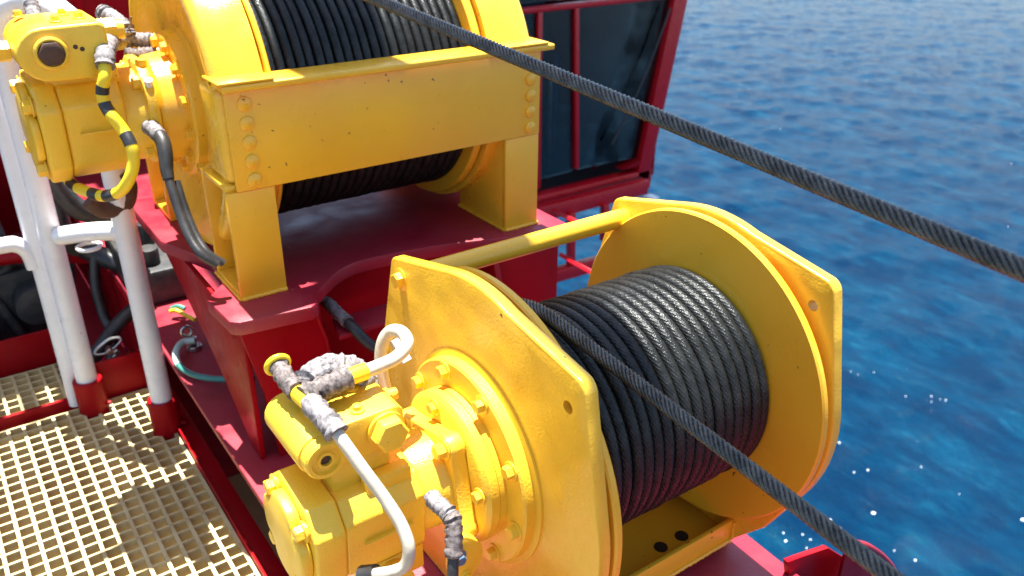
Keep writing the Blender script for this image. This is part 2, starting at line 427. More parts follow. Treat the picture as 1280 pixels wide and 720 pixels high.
path = smooth_path([(-1.6, 1.548, -.062), (-1.2, 1.542, -.070), (-.975, 1.539, -.072), (-.935, 1.538, -.078), (-.912, 1.537, -.105), (-.906, 1.537, -.15)], 8)
b = MB(); b.tube(path, .0215, 16); b.build('side_rail', WHITE, t)

# ------------------------------------------------------------------ wire ropes
RD = .0224
def rope_ring(r, seed):
    b = MB(); n = 150; rr = random.Random(seed)
    b.tube([(0, r*math.cos(2*PI*i/n), r*math.sin(2*PI*i/n)) for i in range(n)], RD/2*.965, 24, uv=True, lobes=8, lay=2*PI*r/round(2*PI*r/.105), amp=.035, closed=True)
    return b
def coil(t, n, x0, x1, yc, zc, r, seed):
    src = None; rr = random.Random(seed); loc = t.location
    for i in range(n):
        if src is None: src = rope_ring(r, seed).build('wrap', ROPE, None, ang=80); o = src
        else: o = src.copy(); COL.objects.link(o)
        o.parent = t; x = x0+(x1-x0)*(i+.5)/n
        o.location = Vector((x, yc+rr.uniform(-.0012, .0012), zc+rr.uniform(-.0012, .0012)))-loc
        o.rotation_euler = (rr.uniform(0, 6.28), rr.uniform(-.003, .003), .010+rr.uniform(-.003, .003))
def helix_to(T, E, yc, zc, r, back):
    # path that lies on the layer below until T and then runs straight to E
    T, E = Vector(T), Vector(E); d = (E-T).normalized(); th = math.atan2(T.z-zc, T.y-yc)
    yz = math.hypot(d.y, d.z); sgn = 1 if (-math.sin(th)*d.y+math.cos(th)*d.z) > 0 else -1
    pts = []
    N = 40
    for i in range(N, 0, -1):
        s_ = back*i/N; a = th-sgn*s_*yz/r; pts.append(Vector((T.x-d.x*s_*(1 if s_ < .3 else 1), yc+r*math.cos(a), zc+r*math.sin(a))))
    L = (E-T).length; M_ = int(L/.006)
    pts += [T+d*(L*i/M_) for i in range(M_+1)]
    return pts
t = thing('wire_rope', 'dark steel wire rope wound on the near small winch and running to the bottom edge', 'wire rope', (-.21, 0, -.2))
coil(t, 19, -.424, -.003, 0, 0, .200-RD/2, 3)
b = MB(); E_ = Vector((-.335, -.606, .165)); T_ = Vector((-.334, -.016, .2105))
E_ = T_+(E_-T_)*1.35
b.tube(helix_to(T_, E_, 0, 0, .2112, .16), RD/2, 40, uv=True, lobes=8, lay=.070, amp=.17); b.build('lead_line', ROPEL, t, ang=80)
t = thing('wire_rope', 'dark steel wire rope wound on the far large winch, crossing overhead to the right edge', 'wire rope', (-.23, 1.05, .05))
coil(t, 22, -.462, .018, 1.05, .36, .29-RD/2, 7)
b = MB(); T2 = Vector((-.343, 1.022, .660)); E2 = Vector((-.2595, -.619, .509)); E2 = T2+(E2-T2)*1.12
b.tube(helix_to(T2, E2, 1.05, .36, .3012, .2), RD/2, 40, uv=True, lobes=8, lay=.070, amp=.17); b.build('lead_line', ROPEL, t, ang=80)

# ------------------------------------------------------------------ small near winch
sw = thing('small_winch', 'near yellow hydraulic winch with round-cornered side plates and a tie rod', 'winch', (-.21, 0, -.36))
def plate_outline():
    pts = []; R = .304
    def arc(cx, cz, r, a0, a1, n):
        for i in range(n+1):
            a = math.radians(a0+(a1-a0)*i/n); pts.append((cx+r*math.cos(a), cz+r*math.sin(a)))
    # ears: rear top (+y), front top (-y); flat bottom
    arc(.238, .232, .022, 20, 88, 6)
    arc(0, 0, R, 76, 106, 8)
    arc(-.232, .245, .024, 95, 165, 6)
    arc(0, 0, R-.004, 172, 205, 10)
    pts.append((-.205, -.255)); pts.append((-.12, -.356)); pts.append((.20, -.356)); pts.append((.285, -.16))
    arc(0, 0, R+.012, -12, 12, 8)
    return pts
out = plate_outline()
def drill(o, pts, r, depth):
    c = MB()
    for p in pts: c.cyl(Vector(p)-Vector((depth, 0, 0))-sw.location, Vector(p)+Vector((depth, 0, 0))-sw.location, r, n=20)
    cut = c.build('drill_bit', YELB)
    md = o.modifiers.new('holes', 'BOOLEAN'); md.operation = 'DIFFERENCE'; md.object = cut; md.solver = 'EXACT'
    cut.location = o.parent.location
    bpy.context.view_layer.update()
    dg = bpy.context.evaluated_depsgraph_get(); me = bpy.data.meshes.new_from_object(o.evaluated_get(dg))
    o.modifiers.clear(); o.data = me; me.set_sharp_from_angle(angle=math.radians(35)); bpy.data.objects.remove(cut)
b = MB(); b.prism(out, 'x', -.470, -.448); p1 = b.build('side_plate', YELB, sw, bevel=.0035, seg=3); drill(p1, [(-.470, -.222, .217)], .0095, .016)
b = MB(); b.prism(out, 'x', .026, .048); p2 = b.build('side_plate', YELB, sw, bevel=.0035, seg=3); drill(p2, [(.026, -.222, .217)], .0095, .03)
for (a0, a1) in ((-.440, -.426), (0.0, .014)):
    b = MB(); b.disc('x', (0, 0, 0), a0, a1, .300, 96); b.build('drum_flange', YEL, sw)
b = MB(); b.lathe([(-.448, .13), (-.448, .275), (-.4405, .275), (-.4405, .13)], 'x', (0, 0, 0), 64); b.build('drum_hub', YEL, sw)
b = MB(); b.lathe([(.0145, .13), (.0145, .262), (.0265, .285), (.0265, .13)], 'x', (0, 0, 0), 64); b.build('drum_hub', YEL, sw)
b = MB(); b.lathe([(-.427, .05), (-.427, .178), (.001, .178), (.001, .05)], 'x', (0, 0, 0), 48); b.build('drum_core', YEL, sw)
b = MB(); b.cyl((-.449, .222, .221), (.027, .222, .221), .0185, n=24); b.build('tie_rod', YEL, sw)
bolt(sw, (-.470, .222, .221), (-1, 0, 0), .014, .012, YEL)
# cross channel between the plates
cb = MB(); cb.box(-.447, .0255, -.140, -.130, -.330, -.283); cb.box(-.447, .0255, -.1295, .02, -.330, -.320); cb.box(-.447, .0255, .0202, .030, -.330, -.225)
cm = cb.build('cross_channel', YEL, sw, bevel=.002)
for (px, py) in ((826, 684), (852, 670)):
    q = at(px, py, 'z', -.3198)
    b = MB(); b.lathe([(-.3199, .0004), (-.3199, .0135), (-.3180, .0130), (-.3180, .0004)], 'z', (q.x, q.y, 0), 18); b.build('hole_disc', HOLE, cm)  # flat dark disc painted as a shaded hole in the channel floor
# gear housing rings with bolts
b = MB(); b.lathe([(-.4702, .02), (-.4702, .178), (-.474, .178), (-.476, .168), (-.492, .168), (-.495, .165), (-.495, .02)], 'x', (0, 0, 0), 72); gr = b.build('gear_flange', YELM, sw)
for i in range(9):
    a = math.radians(33+40*i); bolt(gr, (-.495, .150*math.cos(a), .150*math.sin(a)), (-1, 0, 0), .0105, .011, YELM)
b = MB(); b.lathe([(-.495, .02), (-.495, .124), (-.506, .124), (-.5065, .1225), (-.508, .1225), (-.5085, .124), (-.522, .124), (-.527, .119), (-.530, .114), (-.530, .02)], 'x', (0, 0, 0), 72); gh = b.build('gear_housing', YELM, sw)
# rounded four-lug mounting flange of the motor
lug = []; b = MB()
for i in range(4):
    a = math.radians(122+90*i)
    for j in range(-5, 6):
        q = a+math.radians(j*16); lug.append((.094*math.cos(a)+.020*math.cos(q), .094*math.sin(a)+.020*math.sin(q)))
b.prism(lug, 'x', -.556, -.5302); mf = b.build('motor_flange', YELM, sw, bevel=.003)
for i in range(4):
    a = math.radians(80+90*i); bolt(gh, (-.530, .106*math.cos(a), .106*math.sin(a)), (-1, 0, 0), .0095, .009, YELM)
    a = math.radians(122+90*i); bolt(mf, (-.556, .094*math.cos(a), .094*math.sin(a)), (-1, 0, 0), .012, .014, YELM)

def octo(r, ch, cy, cz, a=0.0, sy=1, sz=1):
    p = [(r, -ch), (r, ch), (ch, r), (-ch, r), (-r, ch), (-r, -ch), (-ch, -r), (ch, -r)]
    return [(cy+sy*(u*math.cos(a)-v*math.sin(a)), cz+sz*(u*math.sin(a)+v*math.cos(a))) for u, v in p]
def motor(parent, yc, zc, x0, x1, r, mat, nlug):
    # x0 = drive end, x1 = free end (more negative)
    L = x0-x1
    b = MB(); b.lathe([(x0, .01), (x0, r*1.02), (x0-L*.16, r*1.0), (x0-L*.22, r*.93), (x0-L*.22, .01)], 'x', (0, yc, zc), 40); body = b.build('motor_body', mat, parent)
    b = MB(); b.prism(octo(r*1.0, r*.64, yc, zc, .10), 'x', x1+L*.27, x0-L*.20); b.build('housing', mat, body, bevel=r*.07, seg=3)
    b = MB(); b.prism(octo(r*1.06, r*.62, yc, zc, .10), 'x', x1+L*.075, x1+L*.268); b.build('port_plate', mat, body, bevel=r*.07, seg=3)
    pts = []
    for i in range(48):
        a = 2*PI*i/48; q = 1.0-.20*max(0, math.cos(4*(a-.9)))**2; pts.append((yc+r*.94*q*math.cos(a), zc+r*.94*q*math.sin(a)))
    b = MB(); b.prism(pts, 'x', x1, x1+L*.074); b.build('end_cover', mat, body, bevel=r*.05)
    for i in range(nlug):
        a = .9+2*PI*i/nlug
        p = Vector((x1+L*.066, yc+r*.94*math.cos(a), zc+r*.94*math.sin(a)))
        b = MB(); b.tube([p+Vector((L*.13, 0, 0)), p-Vector((0, 0, 0))], r*.19, 14); b.build('bolt_boss', mat, body)
        bolt(body, p-Vector((.0015, -r*.02*math.cos(a), -r*.02*math.sin(a))), (-1, 0, 0), r*.15, r*.16, mat)
    b = MB(); b.box(x0-L*.62, x0-L*.30, yc-r*1.10, yc-r*.93, zc-r*.05, zc-r*.0); b.build('cast_rib', mat, body, bevel=.001)
    return body
sm = motor(sw, 0, 0, -.556, -.792, .074, YELM, 4)
# port block and valve on top of the motor
b = MB(); b.box(-.725, -.635, -.036, .062, .062, .1125); b.build('port_block', YELM, sm, bevel=.005)
b = MB(); b.box(-.685, -.615, -.060, -.0365, .055, .085); b.build('port_pad', YELM, sm, bevel=.004)
def stadium(xa, xb, za, zb, r, n=10):
    pts = []
    for cx, a0 in ((xb-.014, -90), (xb-.014, 0)):
        cz = za+.014 if a0 == -90 else zb-.014
        for i in range(5): a = math.radians(a0+90*i/4); pts.append((cx+.014*math.cos(a), cz+.014*math.sin(a)))
    zc = (za+zb)/2
    for i in range(n+1): a = math.radians(90+180*i/n); pts.append((xa+r+r*math.cos(a), zc+r*math.sin(a)))
    return pts
b = MB(); b.prism(stadium(-.769, -.612, .113, .176, .0315), 'y', -.040, .082); vb = b.build('valve_block', YELM, sm, bevel=.0035)
b = MB(); b.lathe([(-.0405, .008), (-.0405, .0285), (-.056, .0285), (-.059, .026), (-.059, .021), (-.055, .020), (-.055, .013), (-.058, .012), (-.058, .008)], 'y', (-.737, 0, .1445), 36); b.build('spool_cap', YELM, vb)
b = MB(); b.lathe([(-.054, .0002), (-.054, .0079), (-.042, .0079), (-.042, .0002)], 'y', (-.737, 0, .1445), 6); b.build('hex_socket', BROWN, vb)
b = MB(); b.lathe([(-.0405, .001), (-.0405, .028), (-.046, .028), (-.046, .001)], 'y', (-.642, 0, .146), 30)
b.lathe([(-.0465, .0004), (-.0465, .0262), (-.062, .0262), (-.0655, .0225), (-.0655, .0004)], 'y', (-.642, 0, .146), 6); b.build('hex_cap', YELM, vb, bevel=.0015)
for x, y in ((-.715, .01), (-.655, .035), (-.672, -.02), (-.69, .062)):
    b = MB(); b.lathe([(.1762, .0003), (.1762, .0105), (.179, .0105), (.1795, .0065), (.185, .006), (.186, .0003)], 'z', (x, y, 0), 18); b.build('screw_plug', YELM, vb)
b = MB(); b.cyl((-.611, .03, .146), (-.600, .03, .146), .013, n=6); b.cyl((-.5995, .03, .146), (-.588, .03, .146), .009, n=16); b.build('plug', YELM, vb)
# lower rear fitting
b = MB(); b.box(-.70, -.60, -.055, .05, -.118, -.072); b.cyl((-.655, -.05, -.098), (-.655, -.085, -.10), .024, n=18); b.build('lower_port', YELM, sm, bevel=.004)
# drain flange on the housing front with its dark bolt
b = MB()
fl = []
for i in range(22):
    a = 2*PI*i/22; q = .045*(1+.10*math.cos(3*a)); fl.append((-.565+q*.62*math.cos(a), -.075+q*math.sin(a)))
b.prism(fl, 'y', -.118, -.100); df = b.build('drain_flange', YELM, sw, bevel=.003)
bolt(df, (-.578, -.118, -.062), (0, -1, 0), .009, .009, BLUEP); bolt(df, (-.566, -.118, -.105), (0, -1, 0), .007, .006, YELM)

# ------------------------------------------------------------------ large far winch
YC, ZC = 1.05, .36
lw = thing('large_winch', 'far big yellow winch with a wide bolted front beam and two box legs', 'winch', (-.2, 1.05, .012))
b = MB(); b.box(-.578, .172, .700, .712, .250, .452); fbm = b.build('front_beam', YEL, lw, bevel=.002)
b = MB(); b.box(-.586, .196, .676, .760, .4525, .4665); b.build('top_lip', YEL, fbm, bevel=.004, seg=3)
for x0 in (-.541, .144):
    for i in range(5): 
        z = .424-.0385*i
        b = MB(); b.lathe([(0, .0150), (-.003, .0144), (-.0055, .0105), (-.0068, .0005), (.0, .0004)], 'y', (x0, .6998, z), 18, close=False); b.build('rivet', YEL, fbm)
# drum
for a0, a1 in ((-.475, -.463), (.019, .040)):
    b = MB(); b.disc('x', (0, YC, ZC), a0, a1, .322, 96); b.build('drum_flange', YEL, lw)
b = MB(); b.lathe([(-.464, .05), (-.464, .266), (.020, .266), (.020, .05)], 'x', (0, YC, ZC), 48); b.build('drum_core', DARK, lw)
def rim(xin, xout, web):
    b = MB()
    b.lathe([(xin, .306), (xin, .333), (xin+(xout-xin)*.88, .333), (xout, .322), (xout, .300), (xout+(web-xout)*.6, .262), (web, .235), (web, .10), (web+(xin-xout)*.12, .10), (web+(xin-xout)*.12, .235), (xout+(xin-xout)*.3, .290)], 'x', (0, YC, ZC), 96)
    return b.build('end_frame', YELB, lw, ang=50)
lf = rim(-.484, -.586, -.556); rf_ = rim(.046, .172, .150)
for f, x0, x1 in ((lf, -.600, -.484), (rf_, .046, .178)):
    b = MB()
    for y0, y1 in ((.672, .770),): b.box(x0+.006, x1, y0+.004, y1, .4672, .4725)
    b.build('guard_foot', YEL, f, bevel=.002)
# box legs: front plate, inner web, floor, rear plate (open on the outside)
def leg(parent, xo, xi, yf, yr, open_side=True):
    sgn = 1 if xi > xo else -1
    b = MB(); b.box(min(xo, xi), max(xo, xi), yf, yf+.014, .0125, .2485)
    b.box(min(xi-sgn*.014, xi), max(xi-sgn*.014, xi), yf+.0142, yr, .0125, .262)
    b.box(min(xo, xi-sgn*.0142), max(xo, xi-sgn*.0142), yf+.0142, yr-.0142, .0125, .026)
    q = []
    b.prism([(xo, .0125), (xi-sgn*.0143, .0125), (xi-sgn*.0143, .30), (xo, .26)], 'y', yr-.014, yr)
    return b.build('leg', YEL, parent, bevel=.0025)
lg = leg(lf, -.600, -.500, .704, .868); rg = leg(rf_, .174, .075, .704, .92)
rl = leg(lf, -.600, -.500, 1.24, 1.40); rr_ = leg(rf_, .174, .075, 1.20, 1.40)
bolt(lg, (-.556, .775, .026), (0, 0, 1), .013, .030, BLUEP); bolt(rl, (-.556, 1.32, .026), (0, 0, 1), .013, .030, BLUEP)
# shoulder blocks joining beam end and rim
b = MB(); b.prism([(.7125, .262), (.7125, .4515), (.835, .4515), (.80, .38), (.815, .30), (.85, .262)], 'x', -.590, -.50); b.build('shoulder', YELB, lf, bevel=.016, seg=4)
b = MB(); b.prism([(.7125, .262), (.7125, .4515), (.80, .4515), (.79, .36), (.815, .262)], 'x', .06, .170); b.build('shoulder', YEL, rf_, bevel=.006)
# curved arch over the left opening
b = MB()
archp = [(.7135, .2495), (.7135, .2615), (.90, .2615), (.885, .235), (.866, .2495)]
b.prism(archp, 'x', -.599, -.515); b.build('arch', YELB, lf, bevel=.003)
# gear ring and housing on the left
b = MB(); b.lathe([(-.552, .05), (-.552, .170), (-.560, .170), (-.566, .160), (-.585, .158), (-.590, .152), (-.590, .05)], 'x', (0, YC, ZC-.005), 64); g2 = b.build('gear_flange', YEL, lw)
for i in range(12):
    a = math.radians(15+30*i); bolt(g2, (-.590, YC+.136*math.cos(a), ZC-.005+.136*math.sin(a)), (-1, 0, 0), .012, .012, YEL)
b = MB(); b.lathe([(-.590, .03), (-.590, .118), (-.632, .112), (-.640, .104), (-.640, .03)], 'x', (0, YC, ZC-.005), 48); b.build('gear_housing', YEL, lw)
b = MB(); b.prism([(YC+.118*math.cos(math.radians(45+90*i+d)), ZC-.005+.118*math.sin(math.radians(45+90*i+d))) for i in range(4) for d in (-22, -8, 8, 22)], 'x', -.664, -.641); mf2 = b.build('motor_flange', YELM, lw, bevel=.004)
for i in range(4):
    a = math.radians(45+90*i); bolt(mf2, (-.664, YC+.105*math.cos(a), ZC-.005+.105*math.sin(a)), (-1, 0, 0), .013, .014, YELM)
lm = motor(lw, YC, ZC-.012, -.664, -.885, .098, YELM, 4)
b = MB(); b.box(-.84, -.70, .985, 1.09, .43, .470); b.build('port_block', YELM, lm, bevel=.006)
b = MB(); b.prism(stadium(-.884, -.722, .462, .566, .050), 'y', .905, 1.09); v2 = b.build('valve_block', YELM, lm, bevel=.006, seg=3)
b = MB(); b.lathe([(.9048, .024), (.9048, .031), (.900, .031), (.897, .027), (.897, .024)], 'y', (-.826, 0, .517), 30); b.build('hex_cap', YELM, v2)
b = MB(); b.lathe([(.9046, .0003), (.9046, .0235), (.893, .0235), (.8915, .021), (.8915, .0003)], 'y', (-.826, 0, .517), 6); b.build('hex_plug', BROWN, v2, bevel=.001)
b = MB(); b.cyl((-.8845, 1.0, .512), (-.905, 1.0, .512), .020, n=6); b.cyl((-.9055, 1.0, .512), (-.95, 1.0, .512), .015, n=20); b.build('pipe_fitting', YELM, v2)
b = MB(); b.cyl((-.7215, .99, .536), (-.690, .99, .536), .024, n=6); b.cyl((-.6895, .99, .536), (-.675, .99, .536), .019, n=18); b.build('union_nut', YELM, v2)
for x, y in ((-.80, .95), (-.755, .97), (-.775, 1.03), (-.85, 1.05)):
    bolt(v2, (x, y, .566), (0, 0, 1), .008, .010, YELM)
for x, z in ((-.782, .524), (-.771, .519)):
    b = MB(); b.disc('y', (x, 0, z), .9042, .906, .0045, 10, .0004); b.build('port_hole', BROWN, v2)
b = MB(); b.cyl((-.652, 1.0, .452), (-.650, 1.0, .470), .012, n=12); b.build('breather', YELM, lm)
b = MB(); b.cyl((-.652, .965, .412), (-.652, .955, .436), .009, n=12); b.build('grease_cap', WHITE, lm)

# ------------------------------------------------------------------ red pedestal under the large winch
ped = thing('winch_pedestal', 'red steel pedestal carrying the large winch, with a curved cut in its top plate', 'pedestal', (-.2, 1.0, -.36))
top = [(-.655, 1.46), (-.655, 1.13), (-.592, .955), (-.600, .82), (-.659, .757), (-.652, .632), (-.636, .617), (-.490, .598), (-.470, .612)]
for i in range(9):
    s_ = i/8; top.append((-.462+s_*.16, .645+.105*math.sin(s_*PI/2)))
for i in range(1, 10):
    s_ = i/9; top.append((-.302+s_*.40, .75-.093*(1-math.cos(s_*PI/2))))
top += [(.225, .648), (.238, .66), (.238, 1.46)]
b = MB(); b.prism(top, 'z', -.020, .0118); b.build('top_plate', REDH, ped, bevel=.003)
b = MB(); b.prism([(-.634, -.0205), (-.470, -.0205), (-.450, -.10), (-.425, -.3595), (-.585, -.3595), (-.600, -.19)], 'y', .640, .652); b.build('front_leg_plate', RED, ped, bevel=.0015)
b = MB(); b.prism([(.6525, -.0205), (1.40, -.0205), (1.28, -.05), (.909, -.222), (.70, -.3595), (.6525, -.3595)], 'x', -.626, -.614); b.build('side_web', RED, ped, bevel=.0015)
b = MB(); b.prism([(.6525, -.0205), (.98, -.0205), (.98, -.3595), (.6525, -.3595)], 'x', -.462, -.450); b.build('side_web', RED, ped, bevel=.0015)
b = MB(); b.prism([(.025, -.0205), (.222, -.0205), (.222, -.3595), (.05, -.3595)], 'y', .672, .684); b.build('front_leg_plate', RED, ped, bevel=.0015)
b = MB(); b.prism([(.6845, -.0205), (1.40, -.0205), (1.30, -.3595), (.6845, -.3595)], 'x', .205, .217); b.build('side_web', RED, ped, bevel=.0015)
b = MB(); b.prism([(.6845, -.0205), (1.0, -.0205), (1.0, -.3595), (.6845, -.3595)], 'x', .028, .040); b.build('side_web', RED, ped, bevel=.0015)
b = MB(); b.box(-.4495, .0275, .765, .777, -.3595, -.0205); b.build('back_web', RED, ped)
pts = [at(px, py, 'z', -.10) for px, py in ((404, 388), (474, 352), (512, 392), (424, 420))]
b = MB(); b.prism([(p.x, min(p.y, .72)) for p in pts], 'z', -.112, -.10); b.build('shelf_plate', REDH, ped, bevel=.002)
def weld(parent, p, q, r=.0045, mat=YEL, seed=0):
    rr = random.Random(seed); p, q = Vector(p), Vector(q); n = max(4, int((q-p).length/.004)); b = MB()
    b.tube([p.lerp(q, i/n)+Vector((rr.uniform(-1, 1), rr.uniform(-1, 1), rr.uniform(-1, 1)))*r*.12 for i in range(n+1)], r, 8, rr=[r*(.8+.35*((i*.37) % 1)) for i in range(n+1)])
    b.build('weld_bead', mat, parent)
for i_, (p, q) in enumerate((((-.60, .703, .0145), (-.50, .703, .0145)), ((-.601, .704, .0145), (-.601, .868, .0145)))): weld(lf, p, q, seed=i_)
for i_, (p, q) in enumerate((((.075, .703, .0145), (.174, .703, .0145)), ((.074, .704, .0145), (.074, .92, .0145)))): weld(rf_, p, q, seed=i_+5)
weld(sw, (.0245, -.1415, -.328), (.0245, -.1415, -.285), .004, YEL, 9); weld(sw, (-.435, -.1415, -.3305), (.02, -.1415, -.3305), .004, YEL, 10)
weld(ped, (-.634, .638, -.022), (-.470, .638, -.022), .005, RED, 11); weld(ped, (-.468, .641, -.024), (-.449, .641, -.10), .004, RED, 12); weld(ped, (-.449, .641, -.10), (-.424, .641, -.355), .004, RED, 13)
b = MB(); b.prism([(.56, -.345), (.60, -.345), (.6715, -.07), (.6715, -.03), (.655, -.03)], 'x', .004, .020); b.build('gusset', RED, ped, bevel=.0015)

# ------------------------------------------------------------------ bracket and round lug at the lower right
t = thing('fairlead_bracket', 'red bracket with a round rimmed lug at the deck edge, bottom right', 'bracket', (.15, -.25, -.36))
q = [at(px, py, 'y', -.25) for px, py in ((985, 703), (1000, 697), (1036, 685), (1065, 703), (1060, 760), (990, 760))]
b = MB(); b.prism([(p.x, p.z) for p in q], 'y', -.25, -.238); b.build('web', RED, t, bevel=.0012)
arcp = [at(px, py, 'y', -.285) for px, py in ((1056, 681), (1068, 679), (1084, 683), (1103, 696), (1118, 715), (1127, 740), (1130, 770))]
P_ = smooth_path(arcp, 8); b = MB(); b.tube(P_, .0075, 14); b.build('rim', REDH, t)
b = MB(); b.prism([(p.x, p.z) for p in P_[2:]]+[(P_[2].x, P_[-1].z)], 'y', -.287, -.281); b.build('lug_plate', RED, t)

# ------------------------------------------------------------------ hoses of the near winch
t = thing('hydraulic_hose', 'white hose taped at the top, curving down in front of the near motor', 'hose', (-.75, -.1, .2))
pts = [dep(347, 456, 1.18), dep(362, 480, 1.155), dep(385, 502, 1.12), dep(408, 525, 1.09), dep(424, 545, 1.075), dep(452, 584, 1.075), dep(480, 622, 1.08), dep(501, 655, 1.08), dep(511, 684, 1.08), dep(507, 706, 1.09), dep(490, 715, 1.10), dep(470, 717, 1.115)]
P_ = smooth_path(pts, 10); b = MB(); b.tube(P_, .0084, 18); b.build('hose_body', CREAM, t)
def tape(path, r, parent, mat, seed=1, rough=.16, name='tape_wrap', n=16):
    rr = random.Random(seed); b = MB(); b.tube(path, r, n, rr=[r*(1+rr.uniform(-rough, rough)*(.35+.65*(i % 3 == 0))) for i in range(len(path))]); 
    for i_, v_ in enumerate(b.bm.verts):
        if i_ < n*len(path):
            j_, k_ = divmod(i_, n); sw_ = ((k_/n)+j_*.34) % 1.0
            v_.co += (v_.co-Vector(path[j_]))*(.26*sw_-.10)
    for v_ in b.bm.verts: v_.co += Vector((rr.uniform(-1, 1), rr.uniform(-1, 1), rr.uniform(-1, 1)))*r*.03
    return b.build(name, mat, parent, ang=70)
tape(P_[0:16], .0128, t, TAPED, 2); tape(P_[21:40], .0148, t, TAPE, 3)
b = MB(); b.tube(P_[15:22], .0122, 16); b.build('sleeve', LEMON, t)
d0 = (P_[0]-P_[3]).normalized(); c0 = P_[0]
b = MB(); ringp = []
u_ = d0.cross(Vector((0, 0, 1))).normalized(); w_ = d0.cross(u_)
b.tube([c0+(u_*math.cos(2*PI*i/28)+w_*math.sin(2*PI*i/28))*.0155 for i in range(28)], .0042, 10, closed=True); b.build('end_ring', LEMON, t)
b = MB(); b.cyl(P_[-1], P_[-1]+(P_[-1]-P_[-3]).normalized()*.025, .0125, n=16); b.build('end_fitting', BLACK, t)

t = thing('hydraulic_hose', 'cream hose looping up behind the near valve block from a bulky taped bundle', 'hose', (-.62, .1, .2))
pts = [dep(378, 497, 1.125), dep(400, 486, 1.14), dep(425, 476, 1.155), dep(445, 468, 1.17), dep(470, 459, 1.19), dep(495, 447, 1.21), dep(509, 430, 1.225), dep(503, 416, 1.24), dep(489, 414, 1.26), dep(479, 427, 1.27), dep(476, 450, 1.28), dep(480, 480, 1.29), dep(488, 510, 1.30), dep(496, 545, 1.30)]
P_ = smooth_path(pts, 8); b = MB(); b.tube(P_, .0098, 18); b.build('hose_body', CREAM, t)
tape(P_[0:21], .0150, t, TAPED, 5, .2); 
b = MB(); b.tube(P_[20:29], .0122, 16); b.build('sleeve', LEMON, t)
P2 = smooth_path([dep(380, 490, 1.16), dep(388, 470, 1.175), dep(405, 458, 1.19), dep(428, 457, 1.20), dep(448, 466, 1.215), dep(460, 484, 1.23)], 8)
tape(P2, .0165, t, TAPE, 8, .22)
P3 = smooth_path([dep(390, 474, 1.155), dep(408, 464, 1.17), dep(432, 463, 1.185), dep(452, 476, 1.20)], 8)
tape(P3, .0085, t, TAPE, 9, .2)

t = thing('hydraulic_hose', 'black hose with a dirty taped elbow beside the near gear housing', 'hose', (-.56, -.12, -.05))
pts = [dep(539, 622, 1.13), dep(549, 631, 1.115), dep(561, 643, 1.105), dep(567, 656, 1.10), dep(567, 690, 1.10), dep(566, 715, 1.10), dep(566, 760, 1.11)]
P_ = smooth_path(pts, 8); b = MB(); b.tube(P_, .0078, 14); b.build('hose_body', BLACK, t)
tape(P_[0:19], .0110, t, TAPE, 12, .14); tape(P_[18:35], .0115, t, TAPED, 13, .16)

q0 = dep(490, 428, 1.29)
b = MB(); b.bar(dep(493, 424, 1.285), dep(508, 452, 1.285), .022, .002, up=(.3, -.8, .2)); tag(b.build('plastic_tag', plain('grey_plastic', (.5, .5, .54), .4, bump=.3, bscale=60)), 'crumpled grey plastic tag hanging inside the cream hose loop', 'tag')
# ------------------------------------------------------------------ hoses of the far winch
def striped(parent, P_, r, bands):
    for (i0, i1, mat, nm) in bands:
        b = MB(); b.tube(P_[i0:i1+1], r, 14); b.build(nm, mat, parent)
t = thing('hydraulic_hose', 'yellow and black banded hose hanging in front of the far motor', 'hose', (-.72, .9, .3))
D_ = 1.93
pts = [dep(150, 52, 1.80), dep(140, 53, 1.73), dep(133, 58, 1.67), dep(131, 72, 1.64), dep(131, 95, 1.63), dep(128, 113, 1.64), dep(131, 130, 1.65), dep(141, 146, 1.65), dep(154, 163, 1.66), dep(164, 182, 1.66), dep(167, 203, 1.67), dep(161, 225, 1.68), dep(149, 240, 1.70), dep(130, 245, 1.72), dep(110, 240, 1.75), dep(92, 232, 1.80), dep(84, 222, 1.86)]
P_ = smooth_path(pts, 8)
b = MB(); b.tube(P_, .0118, 16); b.build('hose_body', LEMON, t)
tape(P_[0:11], .0150, t, TAPED, 21, .15); tape(P_[10:29], .0168, t, TAPE, 22, .12)
for i0, i1 in ((37, 42), (47, 54), (66, 72), (98, 103), (106, 110), (117, 122)):
    b = MB(); b.tube(P_[i0:i1+1], .0124, 14); b.build('black_band', BLACK, t)
t = thing('hydraulic_hose', 'short hose fully wrapped in grey tape rising above the far valve block', 'hose', (-.68, 1.0, .5))
P_ = smooth_path([dep(129, 16, 1.90), dep(143, 24, 1.88), dep(154, 34, 1.87), dep(160, 46, 1.87)], 8)
tape(P_, .0180, t, TAPE, 25, .2, 'hose_body')
b = MB(); b.tube(P_[0:5], .0192, 16); b.build('rubber_end', BLACK, t)
b = MB(); b.tube([P_[-6], dep(163, 33, 1.85), dep(164, 21, 1.84)], .0022, 6); b.build('tape_tail', TAPED, t)
t = thing('hydraulic_hose', 'upper of two taped hose ends entering the far gear housing', 'hose', (-.62, 1.0, .5))
P_ = smooth_path([dep(152, 48, 1.88), dep(166, 49, 1.88), dep(182, 50, 1.88), dep(196, 51, 1.88)], 8); tape(P_, .0150, t, TAPE, 27, .12, 'hose_body')
b = MB(); d = (P_[-1]-P_[-2]).normalized(); b.cyl(P_[-1], P_[-1]+d*.012, .022, n=20); b.build('fitting', YEL, t)
t = thing('hydraulic_hose', 'lower of two taped hose ends, stained reddish, at the far gear housing', 'hose', (-.62, 1.0, .46))
P_ = smooth_path([dep(160, 66, 1.87), dep(170, 69, 1.865), dep(184, 67, 1.865), dep(198, 65, 1.87)], 8); tape(P_, .0135, t, TAPED, 29, .14, 'hose_body')
b = MB(); d = (P_[-1]-P_[-2]).normalized(); b.cyl(P_[-1], P_[-1]+d*.014, .018, n=6); b.build('fitting', YEL, t)
